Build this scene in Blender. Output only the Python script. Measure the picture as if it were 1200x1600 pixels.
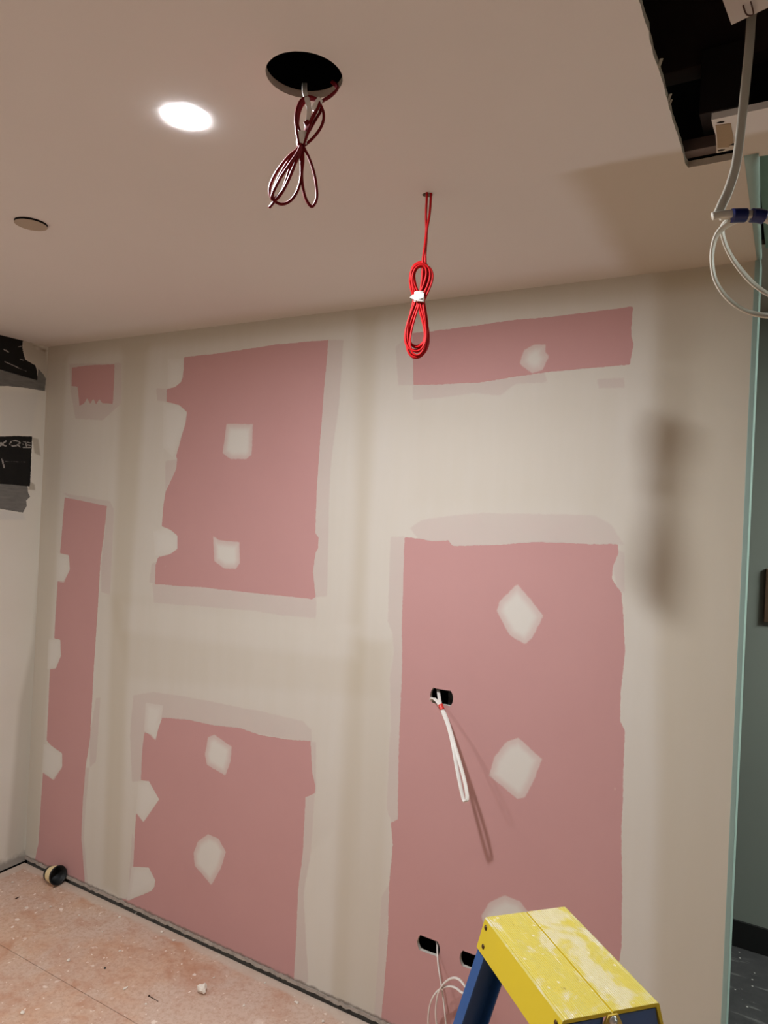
import bpy, bmesh, math, random
import numpy as np
from mathutils import Vector, Matrix

for o in list(bpy.data.objects): bpy.data.objects.remove(o)
S = bpy.context.scene
COL = S.collection

# ---------------------------------------------------------------- camera, world, lights
FPX = 1105.0
ROLL = math.atan(0.045)
YAW = math.radians(29.9)
CAM = np.array([3.07, -2.09, 1.696])
FW = np.array([-math.sin(YAW), math.cos(YAW), 0.0])
RT = np.array([math.cos(YAW), math.sin(YAW), 0.0])
UP = np.array([0, 0, 1.0])
cr, sr = math.cos(ROLL), math.sin(ROLL)
camd = bpy.data.cameras.new('camera'); camo = bpy.data.objects.new('camera', camd); COL.objects.link(camo)
right = RT * cr + UP * (sr)          # image right tips the horizon down to the right
upv = UP * cr - RT * sr
M = Matrix(((right[0], upv[0], -FW[0], CAM[0]), (right[1], upv[1], -FW[1], CAM[1]), (right[2], upv[2], -FW[2], CAM[2]), (0, 0, 0, 1)))
camo.matrix_world = M
camd.sensor_fit = 'VERTICAL'; camd.sensor_height = 24.0; camd.lens = 24.0 * FPX / 1600.0
camd.clip_start = 0.02; camd.shift_y = -0.0009
S.camera = camo

S.view_settings.view_transform = 'Standard'; S.view_settings.look = 'None'
S.view_settings.gamma = 1.0; S.view_settings.use_curve_mapping = False
S.view_settings.exposure = 0.0

LAMP_E = 2300.0                        # radiance of the diffusers of the downlights
LAMP_COL = (1.0, 1.03, 1.09)
HALL_FILL_E = 90.0                         # radiance of the added fill light in the hall
w = bpy.data.worlds.new('world'); S.world = w; w.use_nodes = True
w.node_tree.nodes['Background'].inputs[0].default_value = (0.9, 0.85, 0.8, 1)
w.node_tree.nodes['Background'].inputs[1].default_value = 0.0

# ---------------------------------------------------------------- photograph measurements -> points on the real surfaces
def ray(px, py):
    dx = px - 600; dy = py - 798.5
    a = dx * cr + dy * sr; b = -dx * sr + dy * cr
    return FW + RT * a / FPX - UP * b / FPX
def onY(px, py, y=0.0): r = ray(px, py); return CAM + r * ((y - CAM[1]) / r[1])
def onX(px, py, x=0.0): r = ray(px, py); return CAM + r * ((x - CAM[0]) / r[0])
def onZ(px, py, z): r = ray(px, py); return CAM + r * ((z - CAM[2]) / r[2])
def atD(px, py, d): return Vector(CAM + ray(px, py) * d)
CZ = 2.4; FZ = -0.035

# ---------------------------------------------------------------- helpers
def srgb(r, g, b):
    f = lambda c: (c / 255 / 12.92) if c / 255 <= 0.04045 else ((c / 255 + 0.055) / 1.055) ** 2.4
    return (f(r), f(g), f(b), 1.0)

class NT:
    def __init__(s, name):
        s.m = bpy.data.materials.new(name); s.m.use_nodes = True
        s.t = s.m.node_tree; s.n = s.t.nodes; s.b = s.n['Principled BSDF']; s.out = s.n['Material Output']
    def link(s, a, b): s.t.links.new(a, b)
    def put(s, inp, v):
        if isinstance(v, (int, float)): inp.default_value = v
        elif isinstance(v, tuple): inp.default_value = v
        else: s.link(v, inp)
    def math(s, op, a, b=0.0, clamp=False):
        n = s.n.new('ShaderNodeMath'); n.operation = op; n.use_clamp = clamp
        s.put(n.inputs[0], a); s.put(n.inputs[1], b); return n.outputs[0]
    def step(s, v, lo, hi):
        n = s.n.new('ShaderNodeMapRange'); n.interpolation_type = 'SMOOTHSTEP'; n.clamp = True
        s.put(n.inputs[0], v); n.inputs[1].default_value = lo; n.inputs[2].default_value = hi
        n.inputs[3].default_value = 0; n.inputs[4].default_value = 1; return n.outputs[0]
    def mix(s, f, a, b, mode='MIX'):
        n = s.n.new('ShaderNodeMix'); n.data_type = 'RGBA'; n.blend_type = mode
        s.put(n.inputs[0], f); s.put(n.inputs[6], a); s.put(n.inputs[7], b); return n.outputs[2]
    def coord(s, scale=(1, 1, 1), kind='Object', rot=(0, 0, 0)):
        c = s.n.new('ShaderNodeTexCoord'); m = s.n.new('ShaderNodeMapping'); m.inputs['Scale'].default_value = scale
        m.inputs['Rotation'].default_value = rot
        s.link(c.outputs[kind], m.inputs[0]); return m.outputs[0]
    def noise(s, scale, vec=None, detail=4, rough=0.55, dist=0.0):
        n = s.n.new('ShaderNodeTexNoise'); n.inputs['Scale'].default_value = scale; n.inputs['Detail'].default_value = detail
        n.inputs['Roughness'].default_value = rough; n.inputs['Distortion'].default_value = dist
        if vec is None: vec = s.coord()
        s.link(vec, n.inputs['Vector']); return n.outputs[0]
    def voro(s, scale, vec=None, rnd=1.0, out='Distance'):
        n = s.n.new('ShaderNodeTexVoronoi'); n.inputs['Scale'].default_value = scale; n.inputs['Randomness'].default_value = rnd
        if vec is None: vec = s.coord()
        s.link(vec, n.inputs['Vector']); return n.outputs[out]
    def attr(s, name):
        n = s.n.new('ShaderNodeAttribute'); n.attribute_name = name; return n.outputs['Fac']
    def bump(s, h, strength=0.3, dist=0.002):
        n = s.n.new('ShaderNodeBump'); n.inputs['Strength'].default_value = strength; n.inputs['Distance'].default_value = dist
        s.put(n.inputs['Height'], h); s.link(n.outputs[0], s.b.inputs['Normal'])
    def fin(s, col, rough=0.6, metal=0.0, spec=None):
        s.put(s.b.inputs['Base Color'], col); s.put(s.b.inputs['Roughness'], rough); s.b.inputs['Metallic'].default_value = metal
        if spec is not None: s.b.inputs['Specular IOR Level'].default_value = spec
        return s.m

def simple(name, c, rough=0.5, metal=0.0, var=0.12, scale=30, bump=0.0, spec=None):
    t = NT(name)
    n = t.noise(scale)
    dark = tuple(x * (1 - var) for x in c[:3]) + (1,); lite = tuple(min(1, x * (1 + var)) for x in c[:3]) + (1,)
    col = t.mix(n, dark, lite)
    if bump: t.bump(n, bump, 0.001)
    return t.fin(col, rough, metal, spec)

def link(name, me, mat=None, parent=None, kind=None, smooth=False):
    o = bpy.data.objects.new(name, me); COL.objects.link(o)
    if mat: 
        if not me.materials: me.materials.append(mat)
    if parent: o.parent = parent
    if kind: o['kind'] = kind
    if smooth:
        for p in me.polygons: p.use_smooth = True
    return o
def obj(name, bm, mat, parent=None, kind=None, smooth=False):
    me = bpy.data.meshes.new(name); bmesh.ops.recalc_face_normals(bm, faces=bm.faces); bm.to_mesh(me); bm.free()
    return link(name, me, mat, parent, kind, smooth)
def tag(o, label, cat, group=None):
    o['label'] = label; o['category'] = cat
    if group: o['group'] = group
    return o
def empty(name, loc=(0, 0, 0), rz=0.0):
    o = bpy.data.objects.new(name, None); COL.objects.link(o); o.location = loc; o.rotation_euler = (0, 0, rz)
    o.empty_display_size = 0.1; return o
def local(root, pts):
    bpy.context.view_layer.update()
    inv = root.matrix_basis.inverted()
    return [inv @ Vector(p) for p in pts]

def box(bm, x0, x1, y0, y1, z0, z1, mat4=None, bevel=0.0):
    vs = [bm.verts.new(Vector(p)) for p in [(x0, y0, z0), (x1, y0, z0), (x1, y1, z0), (x0, y1, z0), (x0, y0, z1), (x1, y0, z1), (x1, y1, z1), (x0, y1, z1)]]
    fs = [bm.faces.new([vs[i] for i in q]) for q in [(0, 3, 2, 1), (4, 5, 6, 7), (0, 1, 5, 4), (1, 2, 6, 5), (2, 3, 7, 6), (3, 0, 4, 7)]]
    if bevel > 0:
        es = list({e for f in fs for e in f.edges})
        r = bmesh.ops.bevel(bm, geom=es, offset=bevel, segments=2, affect='EDGES', profile=0.6)
        vs = list({v for f in r['faces'] for v in f.verts} | {v for v in vs if v.is_valid})
    if mat4 is not None: bmesh.ops.transform(bm, matrix=mat4, verts=vs)
    return vs

def prism(bm, poly, z0, z1, mat4=None):
    """poly in xy extruded between z0 and z1"""
    a = [bm.verts.new((p[0], p[1], z0)) for p in poly]; b = [bm.verts.new((p[0], p[1], z1)) for p in poly]
    n = len(poly)
    bm.faces.new(a[::-1]); bm.faces.new(b)
    for i in range(n): bm.faces.new((a[i], a[(i + 1) % n], b[(i + 1) % n], b[i]))
    if mat4 is not None: bmesh.ops.transform(bm, matrix=mat4, verts=a + b)
    return a + b

def loft_poly(bm, A, B):
    a = [bm.verts.new(p) for p in A]; b = [bm.verts.new(p) for p in B]; n = len(A)
    bm.faces.new(a[::-1]); bm.faces.new(b)
    for i in range(n): bm.faces.new((a[i], a[(i + 1) % n], b[(i + 1) % n], b[i]))

def catmull(pts, sub=8, closed=False):
    P = [Vector(p) for p in pts]; n = len(P); out = []
    rng = range(n) if closed else range(n - 1)
    for i in rng:
        if closed: p0, p1, p2, p3 = P[(i - 1) % n], P[i], P[(i + 1) % n], P[(i + 2) % n]
        else: p0, p1, p2, p3 = P[max(i - 1, 0)], P[i], P[i + 1], P[min(i + 2, n - 1)]
        for k in range(sub):
            t = k / sub
            out.append(0.5 * ((2 * p1) + (p2 - p0) * t + (2 * p0 - 5 * p1 + 4 * p2 - p3) * t * t + (3 * p1 - p0 - 3 * p2 + p3) * t ** 3))
    if not closed: out.append(P[-1])
    return out

def sweep(bm, path, sec, ref=None, closed=False, cap=True, scale=None):
    """sweep section (list of (u,v)) along path; ref = direction the u axis leans to"""
    n = len(path); rings = []
    prev = None
    for i in range(n):
        if closed: t = path[(i + 1) % n] - path[i - 1]
        else: t = path[min(i + 1, n - 1)] - path[max(i - 1, 0)]
        t = t.normalized() if t.length > 1e-9 else Vector((0, 0, 1))
        if ref is not None: r = ref(i) if callable(ref) else Vector(ref)
        else: r = prev if prev is not None else (Vector((0, 0, 1)) if abs(t.z) < 0.9 else Vector((1, 0, 0)))
        u = r - t * r.dot(t)
        if u.length < 1e-5: u = t.orthogonal()
        u.normalize(); prev = u; v = t.cross(u)
        s = scale(i / max(1, n - 1)) if scale else 1.0
        rings.append([bm.verts.new(path[i] + u * (a * s) + v * (b * s)) for a, b in sec])
    m = len(sec)
    for i in range(n if closed else n - 1):
        A = rings[i]; B = rings[(i + 1) % n]
        for k in range(m): bm.faces.new((A[k], A[(k + 1) % m], B[(k + 1) % m], B[k]))
    if cap and not closed: bm.faces.new(rings[0][::-1]); bm.faces.new(rings[-1])
def circ(r, n=10): return [(r * math.cos(2 * math.pi * k / n), r * math.sin(2 * math.pi * k / n)) for k in range(n)]
def flat(wd, th, n=5):
    """flat twin cable section with rounded ends"""
    out = []
    for k in range(n): a = -math.pi / 2 + math.pi * k / (n - 1); out.append((wd / 2 - th / 2 + th / 2 * math.cos(a), th / 2 * math.sin(a)))
    for k in range(n): a = math.pi / 2 + math.pi * k / (n - 1); out.append((-wd / 2 + th / 2 + th / 2 * math.cos(a), th / 2 * math.sin(a)))
    return out
def lathe(bm, prof, n=40, mat4=None):
    rings = []; vs = []
    for r, z in prof:
        if r < 1e-6: v = bm.verts.new((0, 0, z)); rings.append([v]); vs.append(v)
        else:
            R = [bm.verts.new((r * math.cos(2 * math.pi * k / n), r * math.sin(2 * math.pi * k / n), z)) for k in range(n)]; rings.append(R); vs += R
    for A, B in zip(rings, rings[1:]):
        for k in range(n):
            if len(A) == 1 and len(B) == 1: break
            if len(A) == 1: bm.faces.new((A[0], B[k], B[(k + 1) % n]))
            elif len(B) == 1: bm.faces.new((A[k], A[(k + 1) % n], B[0]))
            else: bm.faces.new((A[k], A[(k + 1) % n], B[(k + 1) % n], B[k]))
    if mat4 is not None: bmesh.ops.transform(bm, matrix=mat4, verts=vs)

def sdf(px, py, poly):
    """signed distance, positive inside"""
    P = np.asarray(poly, float); n = len(P); best = np.full(px.shape, 1e9); ins = np.zeros(px.shape, bool)
    for i in range(n):
        a = P[i]; b = P[(i + 1) % n]; d = b - a; L = d @ d + 1e-12
        t = np.clip(((px - a[0]) * d[0] + (py - a[1]) * d[1]) / L, 0, 1)
        best = np.minimum(best, (px - a[0] - t * d[0]) ** 2 + (py - a[1] - t * d[1]) ** 2)
        c = ((a[1] > py) != (b[1] > py)) & (px < (b[0] - a[0]) * (py - a[1]) / (b[1] - a[1] + 1e-12) + a[0]); ins ^= c
    s = np.sqrt(best); return np.where(ins, s, -s)
def usdf(px, py, polys):
    out = np.full(px.shape, -9.0)
    for p in polys: out = np.maximum(out, sdf(px, py, p))
    return out
def segd(px, py, segs):
    best = np.full(px.shape, 9.0)
    for pl, wd in segs:
        for a, b in zip(pl, pl[1:]):
            a = np.array(a); b = np.array(b); d = b - a; L = d @ d + 1e-12
            t = np.clip(((px - a[0]) * d[0] + (py - a[1]) * d[1]) / L, 0, 1)
            best = np.minimum(best, np.sqrt((px - a[0] - t * d[0]) ** 2 + (py - a[1] - t * d[1]) ** 2) - wd)
    return -best
def smst(v, lo, hi): t = np.clip((v - lo) / (hi - lo), 0, 1); return t * t * (3 - 2 * t)
def line(a, b, step, extra=()):
    v = list(np.arange(a, b, step)) + [b] + list(extra)
    v = sorted(v); out = [v[0]]
    for x in v[1:]:
        if x - out[-1] < step * 0.25:
            if any(abs(x - e) < 1e-9 for e in extra) or x == b: out[-1] = x if not any(abs(out[-1] - e) < 1e-9 for e in extra) else out[-1]
            continue
        out.append(x)
    return np.array(out)

# ================================================================ the coated surfaces
# ---- back wall: pink fire-rated board under joint compound
PINK = [
 [(112,574),(148,570),(179,569),(178,600),(176,631),(160,630),(155,624),(150,632),(146,622),(141,631),(136,622),(132,630),(124,634),(122,612),(121,604),(112,603)],
 [(101,777),(135,784),(167,791),(164,822),(157,876),(153,946),(146,1053),(141,1152),(134,1198),(129,1256),(127,1309),(133,1384),(54,1346),(60,1317),(67,1206),(82,1218),(97,1198),(97,1177),(82,1167),(73,1157),(78,1045),(87,1044),(95,1025),(94,1000),(84.6,998),(90,907),(99,909),(109,890),(108,868),(94,864)],
 [(287,558),(333,553),(377,547),(433,538),(490,533),(513,531),(510,567),(505,627),(502,667),(495,760),(493,833),(498,840),(497,857),(493,863),(489,893),(493,933),(487,936),(400,927),(317,918),(242,913),(243,883),(247,871),(267,865),(277,857),(277,837),(267,828),(253,822),(255,793),(259,767),(275,733),(277,718),(275,713),(282,687),(290,660),(292,643),(280,633),(260,628),(261,608),(272,605),(283,597),(287,577)],
 [(253.5,1121),(295.5,1125),(334,1133.5),(376,1138),(404,1147.5),(446,1155),(485,1158),(488,1207),(492.5,1228),(491.5,1240),(477.5,1245.5),(473,1333),(465,1396),(463,1462.5),(459,1532.5),(459,1560),(400,1540),(189,1415),(189,1403),(201,1406.5),(236,1392),(241,1385.5),(242,1375),(232.5,1356),(208,1354),(210,1312),(213,1270),(224,1284),(248,1249),(232.5,1221),(220,1219),(222,1172),(225.5,1144),(236,1147.5),(243,1156),(246.5,1140.5)],
 [(644,520),(670,518),(728,510),(804,500),(868,494),(932,486),(989,479),(986,524),(990,536),(984,570),(912,576),(852,582),(804,589),(748,598),(646,602)],
 [(632,839),(656,842),(676,846),(700,844),(708,853),(760,852),(844,847),(920,850),(966,850),(967,864),(958,884),(956,904),(964,918),(970,924),(974,960),(977,1020),(970,1080),(969,1128),(976,1140),(974,1220),(971,1300),(972,1400),(971,1480),(958,1560),(950,1760),(585,1690),(595,1600),(600,1540),(606,1460),(608,1380),(614,1320),(611,1286),(622,1280),(622,1212),(624,1140),(628,1060),(628,980),(631,880)],
]
THIN = [
 [(108,568),(190,567),(190,630),(160,657),(118,654),(110,610)],
 [(98,770),(172,783),(178,795),(172,930),(158,925),(158,880),(165,822)],
 [(157,1090),(150,1090),(140,1150),(140,1200),(150,1190)],
 [(134,1198),(140,1200),(134,1256),(131,1309),(138,1384),(126,1384),(122,1309),(126,1256)],
 [(511,531),(537,531),(533,590),(529,640),(520,700),(516,740),(514,800),(511,932),(478,933),(485,700),(500,540)],
 [(238,910),(494,934),(494,966),(440,962),(400,955),(240,942)],
 [(258,767),(258,720),(285,717),(276,733)], [(244,606),(262,608),(262,628),(246,626)],
 [(237,880),(245,878),(244,912),(233,910)],
 [(208,1086),(240,1081),(290,1088),(340,1098),(440,1118),(473,1127),(486,1140),(487,1160),(252,1124),(228,1146),(224,1220),(206,1222),(203,1150)],
 [(476,1245),(492,1240),(486,1330),(474,1400),(482,1535),(457,1545),(460,1450)],
 [(486,1158),(494,1160),(494,1240),(486,1240)],
 [(210,1310),(206,1300),(200,1400),(189,1408),(203,1408),(212,1350)],
 [(618,542),(646,520),(648,602),(622,602)],
 [(644,601),(750,597),(852,582),(856,598),(806,600),(782,618),(740,615),(645,626)],
 [(932,592),(975,590),(976,606),(936,607)],
 [(660,812),(700,806),(760,801),(850,803),(930,805),(955,820),(976,852),(844,849),(708,855),(655,844),(640,825)],
 [(610,838),(633,838),(629,1060),(624,1212),(622,1282),(613,1288),(604,1262),(607,1180),(610,1140),(609,1060),(615,1020),(613,990),(606,970),(608,900)],
 [(596,1400),(609,1380),(602,1540),(596,1610),(583,1610),(590,1500)],
 [(955,884),(965,856),(976,864),(976,926),(966,922)],
]
DAB = [
 [(354,662),(395,663),(393,710),(385,717),(360,717),(348,708)],
 [(333,837),(342,844),(374,847),(375,880),(368,889),(350,888),(335,876)],
 [(325,1152),(335,1148),(362,1167),(360,1189),(352,1212),(323.5,1195),(320,1179)],
 [(325,1303),(341,1310),(353,1331),(344.5,1357.5),(330,1383),(304,1352),(302.5,1333),(309.5,1314)],
 [(820,546),(824,544),(836,538),(853,538),(852,550),(858,556),(848,578),(832,583),(824,578),(812,568),(816,555)],
 [(808,913),(830,938),(849,962),(832,996),(821,1007),(796,992),(776,955),(780,940)],
 [(810,1153),(847,1186),(836,1215),(820,1246),(808,1248),(764,1212),(772,1184),(790,1160)],
 [(752,1430),(765,1410),(788,1399),(812,1408),(828,1428),(812,1500),(765,1500)],
 [(228,1098),(255,1102),(252,1122),(246.5,1142),(243,1157),(234,1148),(225,1142)],
 [(213,1270),(216,1222),(232.5,1220),(249,1249),(224,1285)],
 [(198,1407),(206,1355),(232,1355),(243,1376),(238,1390)],
 [(90,865),(107,867),(109,890),(100,910),(88,908)], [(76,999),(94,1000),(95,1025),(87,1045),(74,1046)],
 [(68,1162),(82,1166),(97,1178),(97,1199),(84,1219),(66,1207)],
 [(262,560),(287,560),(286,590),(275,604),(262,606)], [(255,630),(280,633),(292,645),(289,665),(270,713),(255,700)],
 [(240,830),(262,826),(277,838),(277,858),(262,867),(242,868)],
]
# coats and feathered joints: (polygon, strength, softness in metres); + = browner base coat, at right deepened for dimmer light, - = whiter top coat
TONE = [
 ([(192,545),(232,540),(205,900),(186,1400),(160,1385),(176,900)], 0.55, 0.03),
 ([(558,490),(592,490),(575,800),(560,1200),(545,1600),(515,1600),(540,1100),(555,800)], 0.5, 0.03),
 ([(1028,420),(1200,400),(1160,1640),(1020,1640),(1030,1200)], 0.62, 0.03),  # tan coat, colour deepened to imitate the weaker light at right
 ([(978,900),(1012,900),(1018,1100),(1012,1640),(968,1640),(976,1200)], -0.12, 0.02),
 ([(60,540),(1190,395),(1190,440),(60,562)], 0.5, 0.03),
 ([(60,560),(105,556),(85,900),(58,1340),(30,1335),(45,1100)], 0.45, 0.02),
 ([(170,930),(490,970),(600,1010),(600,1090),(200,1060)], 0.2, 0.03),
 ([(190,940),(490,975),(560,980),(560,1030),(190,985)], -0.3, 0.03),
 ([(640,635),(960,615),(970,700),(960,790),(640,790)], 0.12, 0.04),
 ([(475,1340),(520,1300),(515,1600),(470,1600)], -0.3, 0.02),
 ([(560,1000),(615,1000),(590,1600),(550,1600)], 0.25, 0.02),
]
WX1 = 2.962
def W(p): q = onY(*p); return (q[0], q[2])
pinkW = [[W(p) for p in P] for P in PINK]; thinW = [[W(p) for p in P] for P in THIN]
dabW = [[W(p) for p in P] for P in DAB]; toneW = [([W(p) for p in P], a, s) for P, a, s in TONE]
def wall_attrs(X, Z):
    pk = usdf(X, Z, pinkW); th = usdf(X, Z, thinW); db = usdf(X, Z, dabW)
    tn = np.zeros(X.shape)
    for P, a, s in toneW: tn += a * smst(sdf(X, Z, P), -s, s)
    return {'pink': pk, 'thin': th, 'dab': db, 'tone': tn}

# socket holes cut in the board: centre (px), width, height
HOLES = []
for c in [(690, 1089), (669.5, 1478), (737, 1503)]:
    q = onY(*c); HOLES.append((q[0], q[2], 0.0815, 0.0505))

mwall = NT('joint compound over pink board')
def wall_material():
    t = mwall
    jag = t.noise(70, detail=5, rough=0.7); jag2 = t.noise(9, detail=2)
    j = t.math('ADD', t.math('MULTIPLY', t.math('SUBTRACT', jag, 0.5), 0.008), t.math('MULTIPLY', t.math('SUBTRACT', jag2, 0.5), 0.006))
    pk = t.math('ADD', t.attr('pink'), j); th = t.math('ADD', t.attr('thin'), t.math('MULTIPLY', j, 1.3)); db = t.math('ADD', t.attr('dab'), j)
    tone = t.attr('tone')
    cl = t.noise(2.2, detail=3); streak = t.noise(6, t.coord((3, 1, 0.35)), detail=3)
    comp = t.mix(cl, srgb(208, 203, 194), srgb(202, 195, 183))
    comp = t.mix(t.math('MULTIPLY', streak, 0.35), comp, srgb(190, 180, 158))
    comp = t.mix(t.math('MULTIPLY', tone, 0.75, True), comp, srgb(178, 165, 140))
    comp = t.mix(t.math('MULTIPLY', tone, -0.8, True), comp, srgb(214, 210, 198))
    thc = t.mix(t.noise(14, detail=4), srgb(198, 181, 173), srgb(193, 183, 173))
    thf = t.math('MULTIPLY', t.step(th, -0.003, 0.004), t.math('ADD', 0.5, t.math('MULTIPLY', t.noise(5), 0.7)), True)
    c = t.mix(thf, comp, thc)
    pinkc = t.mix(t.noise(3, detail=5), srgb(192, 148, 144), srgb(186, 141, 137))
    # pale scuffs and smears of compound on the bare paper
    sc = t.math('MULTIPLY', t.step(t.voro(7, t.coord((1, 1, 0.6), rot=(0.3, 0.4, 0.2))), 0.03, 0.0), t.step(t.noise(40), 0.5, 0.62))
    pinkc = t.mix(t.math('MULTIPLY', sc, 0.5), pinkc, srgb(214, 190, 178))
    c = t.mix(t.step(pk, -0.0012, 0.0012), c, pinkc)
    df = t.math('MULTIPLY', t.step(db, -0.003, 0.003), t.math('ADD', 0.58, t.math('MULTIPLY', t.step(db, 0.003, 0.030), 0.42)))
    c = t.mix(df, c, srgb(209, 204, 194))
    # dusty soiling by the foot of the board
    g = t.n.new('ShaderNodeNewGeometry'); sp = t.n.new('ShaderNodeSeparateXYZ'); t.link(g.outputs['Position'], sp.inputs[0])
    ft = t.step(t.math('ADD', sp.outputs[2], t.math('MULTIPLY', t.math('SUBTRACT', t.noise(35, detail=5), 0.5), 0.02)), 0.002, -0.008)
    c = t.mix(t.math('MULTIPLY', ft, 0.8), c, srgb(120, 108, 98))
    h = t.math('ADD', t.math('MULTIPLY', t.step(pk, 0.002, -0.004), 1.0), t.math('MULTIPLY', t.step(db, -0.004, 0.02), 0.6))
    h = t.math('ADD', h, t.math('MULTIPLY', t.noise(25, detail=3), 0.15))
    t.bump(h, 0.25, 0.0015)
    return t.fin(c, 0.85, spec=0.25)
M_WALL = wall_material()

def set_attrs(me, D):
    for k, v in D.items():
        a = me.attributes.new(k, 'FLOAT', 'POINT'); a.data.foreach_set('value', np.asarray(v, np.float32).ravel())

def build_back_wall():
    ex = []; ez = []
    for cx, cz, wd, ht in HOLES: ex += [cx - wd / 2, cx + wd / 2]; ez += [cz - ht / 2, cz + ht / 2]
    xs = line(0.0, WX1, 0.006, ex); zs = line(-0.012, CZ + 0.001, 0.006, ez)
    X, Z = np.meshgrid(xs, zs); nx, nz = len(xs), len(zs)
    rng = np.random.RandomState(3); Z = Z.copy()
    rag = np.convolve(rng.randn(nx + 8), np.ones(3) / 3, 'same')[:nx] * 0.003; Z[0] += np.clip(rag, -0.004, 0.0045)
    co = np.stack([X, np.zeros_like(X), Z], -1).reshape(-1, 3)
    idx = np.arange(nx * nz).reshape(nz, nx)
    cxm = (xs[:-1] + xs[1:]) / 2; czm = (zs[:-1] + zs[1:]) / 2
    keep = np.ones((nz - 1, nx - 1), bool)
    for cx, cz, wd, ht in HOLES: keep &= ~((np.abs(cxm[None] - cx) < wd / 2) & (np.abs(czm[:, None] - cz) < ht / 2))
    q = np.stack([idx[:-1, :-1], idx[:-1, 1:], idx[1:, 1:], idx[1:, :-1]], -1)[keep]
    faces = q.tolist(); verts = co.tolist()
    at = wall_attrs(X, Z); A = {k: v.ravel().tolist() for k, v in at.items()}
    # curved reveals of each socket hole and the 13 mm thick edge of the board
    def add(x, y, z):
        verts.append((x, y, z)); r = wall_attrs(np.array([[x]]), np.array([[z]]))
        for k in A: A[k].append(float(r[k][0, 0]) if y <= 0 else (-1.0 if k != 'tone' else 0.0))
        return len(verts) - 1
    rr = random.Random(5)
    for cx, cz, wd, ht in HOLES:
        outl = []; R = 0.037
        n = 14
        a0 = math.asin((ht / 2) / R)
        bulge = R * (1 - math.cos(a0))
        for k in range(n + 1):
            a = -a0 + 2 * a0 * k / n; outl.append((cx + wd / 2 - R + R * math.cos(a), cz + R * math.sin(a)))
        for k in range(1, 6): outl.append((cx + wd / 2 - bulge - (wd - 2 * bulge) * k / 6, cz + ht / 2 - rr.uniform(0, .0012)))
        for k in range(n + 1):
            a = math.pi - a0 + 2 * a0 * k / n; outl.append((cx - wd / 2 + R + R * math.cos(a), cz + R * math.sin(a)))
        for k in range(1, 6): outl.append((cx - wd / 2 + bulge + (wd - 2 * bulge) * k / 6, cz - ht / 2 + rr.uniform(0, .0012)))
        N = len(outl)
        inner = [add(x, 0.0, z) for x, z in outl]; back = [add(x, 0.013, z) for x, z in outl]
        def pr(x, z):
            dx = (x - cx) / (wd / 2); dz = (z - cz) / (ht / 2); m = max(abs(dx), abs(dz)); return (cx + dx / m * wd / 2, cz + dz / m * ht / 2)
        outer = []
        for k, (x, z) in enumerate(outl):
            if abs(abs(x - cx) - (wd / 2 - bulge)) < 1e-6 and k in (0, n, n + 6, 2 * n + 6):
                outer.append(add(cx + math.copysign(wd / 2, x - cx), 0.0, cz + math.copysign(ht / 2, z - cz)))
            elif k < n or (n + 6 < k < 2 * n + 6): outer.append(add(cx + math.copysign(wd / 2, x - cx), 0.0, z))
            else: outer.append(add(x, 0.0, cz + math.copysign(ht / 2, z - cz)))
        for k in range(N):
            k2 = (k + 1) % N
            faces.append((outer[k], outer[k2], inner[k2], inner[k])); faces.append((inner[k], inner[k2], back[k2], back[k]))
    # thickness along the bottom edge, the free right end
    for i in range(nx - 1):
        a = add(xs[i], 0.013, float(Z[0, i])); b = add(xs[i + 1], 0.013, float(Z[0, i + 1])); faces.append((idx[0, i], a, b, idx[0, i + 1]))
    for j in range(0, nz - 1):
        a = add(WX1, 0.013, zs[j]); b = add(WX1, 0.013, zs[j + 1]); faces.append((idx[j, -1], idx[j + 1, -1], b, a))
    me = bpy.data.meshes.new('wall_back'); me.from_pydata(verts, [], [tuple(int(i) for i in f) for f in faces]); me.update()
    set_attrs(me, A)
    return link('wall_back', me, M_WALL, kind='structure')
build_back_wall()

# ---- left wall: compound over pale board, black lining still showing in two places
BLACK = [
 [(-40,505),(0,517),(37,528),(35,540),(37,552),(40,562),(55,570),(58,578),(59,590),(58,594),(0,577),(-40,566)],
 [(-40,684),(0,682),(25,681),(51,682),(50,700),(47,760),(20,757),(0,756),(-40,753)],
]
GREY = [
 [(-40,565),(0,576),(58,592),(60,576),(68,585),(72,592),(70,611),(40,606),(10,603),(-40,605)],
 [(-40,752),(0,755),(43,758),(44,770),(47,776),(41,782),(42,790),(38,797),(36,801),(0,795),(-40,790)],
]
WHITE = [ # marks printed or scraped on the lining: stroke, half width in metres
 ([(-3,690),(3,694),(10,697)], .0035), ([(10,689),(4,694),(0,697)], .0035), ([(3,692),(3,696)], .003),
 ([(30,690),(24,688),(18,690),(16,694),(20,697),(27,696),(32,692),(30,690)], .0032), ([(29,695),(32,698)], .0035),
 ([(37,690),(48,692)], .0022), ([(36,694),(49,696)], .0026), ([(37,699),(48,699)], .003), ([(41,690),(42,699)], .0025),
 ([(4,717),(5,722),(7,730)], .0035), ([(8,721),(40,722)], .0007),
 ([(8,565),(20,570),(30,575)], .0022), ([(30,575),(42,580)], .0009), ([(7,546),(14,550)], .003), ([(29,542),(34,541)], .0015),
 ([(32,561),(38,563)], .002),
]
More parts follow.
